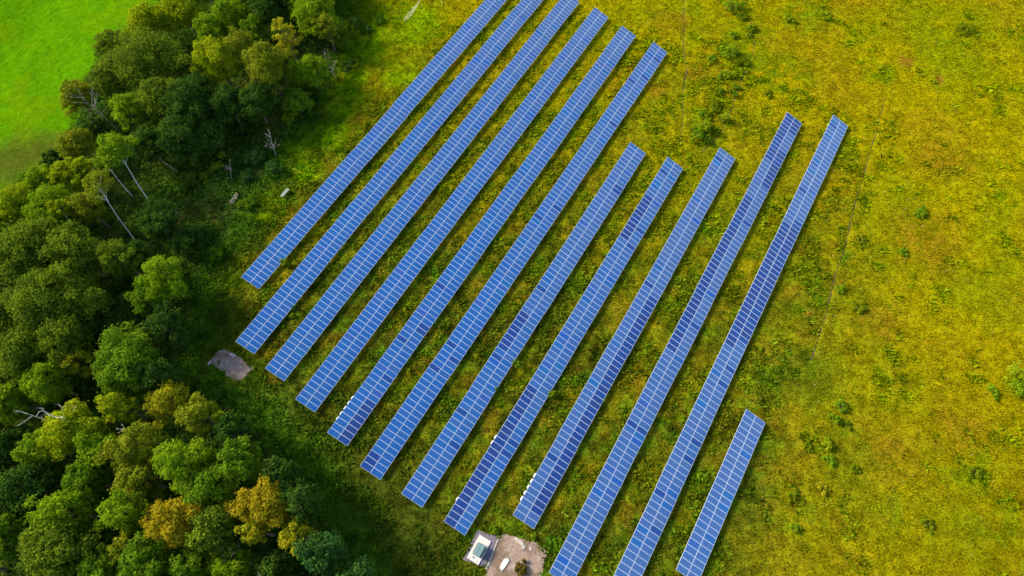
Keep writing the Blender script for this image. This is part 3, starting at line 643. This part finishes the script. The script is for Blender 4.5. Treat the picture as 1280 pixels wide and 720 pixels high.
# dead trees
def dead(px, py, h, label, lean=(0, 0), seed=1, n=7, r0=.12, m_=M_DEADW, spread=1.0, fork=.35):
    p = at(px, py); rs = random.Random(seed); T = MB(); z0 = 0
    top = Vector((lean[0], lean[1], h)); pts = [Vector((0, 0, 0)).lerp(top, t)+Vector((rs.uniform(-.2, .2), rs.uniform(-.2, .2), 0))*t for t in (0, .3, .6, .85, 1)]
    T.tube(pts, [r0, r0*.85, r0*.6, r0*.4, r0*.15], 6)
    for k in range(n):
        t = rs.uniform(fork, .95); s = Vector((0, 0, 0)).lerp(top, t); a = rs.uniform(0, 6.28); L = h*(1-t*.6)*.35*spread
        d = Vector((math.cos(a), math.sin(a), rs.uniform(.3, 1.0))).normalized(); m1 = s+d*L*.5; e = m1+(d+Vector((rs.uniform(-.5, .5), rs.uniform(-.5, .5), .3))).normalized()*L*.5
        T.tube([s, m1, e], [r0*.45, r0*.3, r0*.1], 5)
        for q in range(3):
            w = m1.lerp(e, rs.random()); dd = (d+Vector((rs.uniform(-1, 1), rs.uniform(-1, 1), rs.uniform(-.2, .6)))).normalized(); T.tube([w, w+dd*L*.3], [r0*.2, r0*.06], 4)
    o = T.build('dead_tree', m_, None, (p[0], p[1], 0)); return tag(o, label, 'dead tree', 'bare dead trees')
M_SNAG = mat('bleached_wood', (.55, .47, .38), .9, noise=(3, .2))
dead(134, 538, 14, 'bleached forked snag rising above the crowns in the lower wood', (0, -1), 11, 7, .13, M_SNAG, 1.0, .6)
dead(115, 545, 13, 'smaller bleached snag left of the forked one', (-2.5, 1), 12, 4, .10, M_SNAG, .9, .7)
dead(150, 165, 11, 'pinkish twiggy dead tree at the meadow side of the wood', (-2, 1), 13, 14, .075, M_DEADW, 1.5, .4)
dead(345, 195, 5.5, 'bare pinkish dead tree at the grass edge of the upper wood', (.6, 1.8), 14, 14, .09, M_DEADW, 1.2, .2)
dead(290, 225, 5, 'thin leaning dead sapling above the planks', (1.5, 1.0), 15, 7, .06, M_DEADW, 1)
dead(316, 705, 8, 'grey dead tree with bent branches between the golden crown and the bottom edge', (-1, 1), 16, 9, .12, M_DEADW, 1.5)
dead(350, 735, 9, 'thin bleached dead tree at the bottom edge of the wood', (.2, .4), 17, 12, .08, M_SNAG, 1)
dead(420, 98, 7, 'bare brownish dead tree beside the top bright crown', (-.5, .5), 18, 14, .09, M_DEADW, 1.2, .15)
dead(200, 555, 11, 'short bleached stub poking out between the dull olive crowns', (-.3, .2), 19, 3, .1, M_SNAG, .5, .8)
dead(222, 215, 9, 'thin dead trunk leaning in the shaded heart of the wood', (-6, 3), 20, 4, .09, M_DEADW, .8)
dead(345, 38, 11, 'grey bare dead tree in the dark gap near the top edge', (-1.5, .5), 21, 12, .1, mat('grey_dead_wood', (.25, .24, .2), .9, noise=(3, .2)), 1.4)
dead(226, 270, 4, 'low dead sapling in the brown clearing', (-1, .5), 22, 6, .06, M_DEADW, 1)

# undergrowth of the wood: leafy layer nobody could count
n = 60000
x = rng.uniform(-150, -30, n); y = rng.uniform(-20, 185, n); s = sdist(x, y, WOOD); cl = fbm(x, y, 5, 81)*.6+fbm(x, y, 1.8, 82)*.4
k = (s < 1.0+3*(cl-.5)) & (cl > .44) & (cl+.12*vnoise(x*2, y*2, 5) > .48); px, py = proj(np.stack([x, y, 0*x], -1)); k &= (px > -60) & (px < 520) & (py > -60) & (py < 780)
x, y, s, cl = x[k], y[k], s[k], cl[k]
rep = 4; N = len(x)*rep
bx = np.repeat(x, rep)+rng.normal(0, .3, N); by = np.repeat(y, rep)+rng.normal(0, .3, N); hz = .2+np.clip((np.repeat(cl, rep)-.44)*9, 0, 1)*2.0*rng.random(N)
P = np.stack([bx, by, hz], -1); nr = rng.normal(size=(N, 3))*.6+np.array([0, 0, .7]); nr /= np.linalg.norm(nr, axis=1)[:, None]
t = np.cross(nr, rng.normal(size=(N, 3))); t /= np.linalg.norm(t, axis=1)[:, None]; b = np.cross(nr, t); sz = .26*(.6+.8*rng.random(N))[:, None]
V = np.stack([P-t*sz*.7, P-b*sz*.4, P+t*sz*.7, P+b*sz*.4], 1).reshape(-1, 3); F = np.arange(N)[:, None]*4+np.arange(4)[None]
n2 = fbm(bx, by, 6, 83)[:, None]; C = np.array([[.038, .100, .010]])*(1-n2)+np.array([[.095, .18, .010]])*n2; C = C*(.6+.8*rng.random((N, 1)))
tag(link('undergrowth', mesh_np('undergrowth', V, F, [M_LEAF], np.repeat(C, 4, 0))), 'dense leafy undergrowth covering the floor of the wood and its edge', 'undergrowth', kind='stuff')

# ------------------------------------------------------------------ shrubs one can tell apart
def shrub(px, py, rpx, typ, h, label, group='shrubs standing in the grass', dens=1.0):
    if typ in ('mid', 'dark', 'olive') and px > 480: typ = 'herb'; h *= .6
    if px > 840 and h < 1.9: h *= .6; dens *= .8
    tcount[0] += 1; rs = random.Random(500+tcount[0]); rg = np.random.default_rng(500+tcount[0])
    p = at(px, py); R = rpx*mpp(p); c0, c1, sz, nl, per = TYPES[typ]
    root = empty('shrub', (p[0], p[1], 0)); tag(root, label, 'shrub', group)
    L = [(a, b, max(.1, c+h*.5), r*1.15) for a, b, c, r in lobes_of(R, h*.5, max(7, int(7+R*4)), rs)]
    V, F, C = leaves(L, 45*dens*max(.6, R), .2, c0, c1, rg, h)
    link('foliage', mesh_np('foliage', V, F, [M_LEAF], C), root)
    T = MB()
    for q in L[:6]: T.tube([(0, 0, -.05), (q[0]*.4, q[1]*.4, q[2]*.5), (q[0]*.9, q[1]*.9, q[2])], [.04, .03, .012], 4)
    T.build('stem', M_BARK, root)
SH = [(358, 331, 7, 'bright', 1.6, 'bright green bush poking out between the first and second panel rows'), (371, 387, 4, 'teal', 1.5, 'bluish green bush touching the right edge of the second panel row'), (366, 396, 4, 'bright', 1, 'tiny bright bush just below the bluish one beside the second panel row'),
 (646, 456, 6, 'bright', 1.5, 'green bush between the sixth and seventh panel rows near their middle'), (690, 494, 6, 'bright', 1.5, 'green bush hard against the right edge of the eighth panel row'), (620, 487, 4, 'bright', 1, 'small green tuft hard against the right edge of the seventh panel row'), (617, 662, 7, 'bright', .8, 'vivid green weed clump right above the gravel of the transformer'),
 (667, 671, 5, 'bright', .7, 'vivid green weed clump above the middle of the large soil patch'), (652, 711, 11, 'rust', .8, 'brownish round bush growing on the large soil patch'),
 (881, 163, 9, 'lime', 2.4, 'lime green bush above the upper end of the ninth row'), (870, 172, 12, 'bright', 2.2, 'wide green bush left of the lime one above the ninth row'), (905, 152, 7, 'lime', 2, 'small lime bush beside the ditch'), (894, 135, 11, 'olive', 2.2, 'round olive bush on the left of the ditch'),
 (925, 78, 14, 'mid', 2.6, 'dense darker bush at the head of the ditch'), (912, 70, 12, 'bright', 2.2, 'bright bush left of the dense one at the head of the ditch'), (912, 95, 9, 'lime', 1.8, 'pale bush halfway down the ditch'), (915, 12, 12, 'bright', 2, 'bush at the top edge above the ditch, left one'), (928, 22, 9, 'mid', 2, 'darker bush at the top edge above the ditch, right one'),
 (889, 75, 7, 'bright', 1.4, 'small bright bush in the open grass left of the ditch head'), (960, 118, 7, 'mid', 1.4, 'small green bush between the ditch and the tenth row'), (1205, 38, 13, 'mid', 2, 'rounded green bush in the far upper right field'),  (1031, 22, 10, 'lime', 1.6, 'pale bush near the top edge above the eleventh row'), (985, 25, 9, 'lime', 1.6, 'pale bush near the top edge left of its neighbour'),  (1149, 267, 9, 'bright', 1.3, 'bright bush alone in the middle of the right field'), (1128, 316, 8, 'bright', 1.0, 'low bright bush below the lone bright bush'), (1048, 363, 8, 'bright', 1.4, 'bush on the thin dark track'), (1073, 385, 11, 'mid', 1.4, 'wider dark bush right of the thin dark track'),
 (1076, 300, 8, 'mid', 1.2, 'small green bush right of the track, upper part'),  (1049, 508, 9, 'bright', 1.8, 'upper bright bush of the pair right of the short row'), (1042, 524, 8, 'bright', 1.8, 'lower and brightest bush of the pair right of the short row'), (1056, 530, 8, 'mid', 1.2, 'darker bush beside the bright pair'), (1032, 556, 10, 'lime', 1.6, 'lime bush below the bright pair'),
 (1068, 587, 8, 'dark', 1.2, 'isolated dark green bush in the dry grass'), (990, 619, 11, 'mid', 1.4, 'round dark bush right of the short panel row'), (1010, 560, 8, 'mid', 1.2, 'bush left of the lime one'), (1036, 575, 9, 'bright', 1.2, 'bush below the lime one'), (1028, 610, 9, 'yellow', 1.2, 'yellowish bush near the lower middle of the field'),
 (992, 660, 8, 'bright', 1.3, 'bright bush low in the picture right of the short row'), (1218, 590, 12, 'mid', 1.3, 'spreading dark bush in the lower right field'), (1160, 655, 10, 'mid', 1.1, 'spreading green bush near the bottom right'),
 (1265, 470, 16, 'lime', 2.8, 'large lime bush at the right edge of the picture, upper part'), (1272, 490, 14, 'bright', 2.4, 'green bush at the right edge just below the large lime one'), (1240, 490, 9, 'bright', 1.2, 'small bush left of the large lime one'), (1284, 682, 18, 'lime', 5, 'tall bush cut off at the right edge near the bottom'), (1284, 712, 16, 'dark', 4, 'dark bush in the bottom right corner'),
 (274, 212, 9, 'bright', 2.2, 'bright green bush in the clearing of the wood'), (246, 206, 7, 'bright', 2, 'green bush left of the brown clearing'), (257, 222, 6, 'bright', 1.5, 'small bush beside the brown clearing'), (280, 198, 7, 'bright', 2, 'upper bush of the clearing'),
 (364, 152, 10, 'bright', 2.6, 'bright bush at the grass edge of the upper wood'), (365, 128, 8, 'mid', 2.4, 'green bush below the pointed crown of the upper wood'), (322, 200, 16, 'teal', 2.6, 'bluish willow like bush at the wood edge'), (345, 215, 14, 'teal', 2.2, 'second bluish bush nearer to the bench'), (310, 225, 12, 'teal', 2, 'third bluish bush above the planks'),
 (312, 256, 13, 'mid', 1.2, 'low green leafy bush right of the planks'), (430, 60, 12, 'mid', 2.4, 'green bush on the slope right of the upper wood'), (445, 35, 14, 'dark', 2.4, 'dark bush on the slope near the top edge'), (437, 88, 12, 'dark', 2.2, 'dark bush beside the bare brown tree'), (475, 28, 10, 'mid', 1.2, 'low bush on the slope left of the pale path'),
 (460, 40, 9, 'dark', 1.6, 'dark bush between the slope bushes and the pale path'), (235, 372, 8, 'mid', 1.5, 'green bush right of the lone lit tree'), (240, 230, 16, 'dark', 2.5, 'dark bush beside the brown clearing'), (255, 300, 16, 'dark', 2, 'dark low bush in the lower clearing'), (272, 320, 12, 'mid', 1.6, 'green bush at the lower clearing edge')]
for a in SH: shrub(*a)
# the loose band of pale bushes along the ditch: nothing tells these apart
rb = random.Random(77)
for k in range(26):
    t = rb.random(); px = 935-60*t+rb.gauss(0, 9); py = 35+150*t+rb.gauss(0, 7)
    if 848 < px < 960: shrub(px, py, rb.uniform(4, 8), rb.choice(('bright', 'lime', 'herb', 'herb')), rb.uniform(1.0, 1.9), 'small pale green bush in the loose band along the ditch above the ninth row', 'small bushes along the ditch')
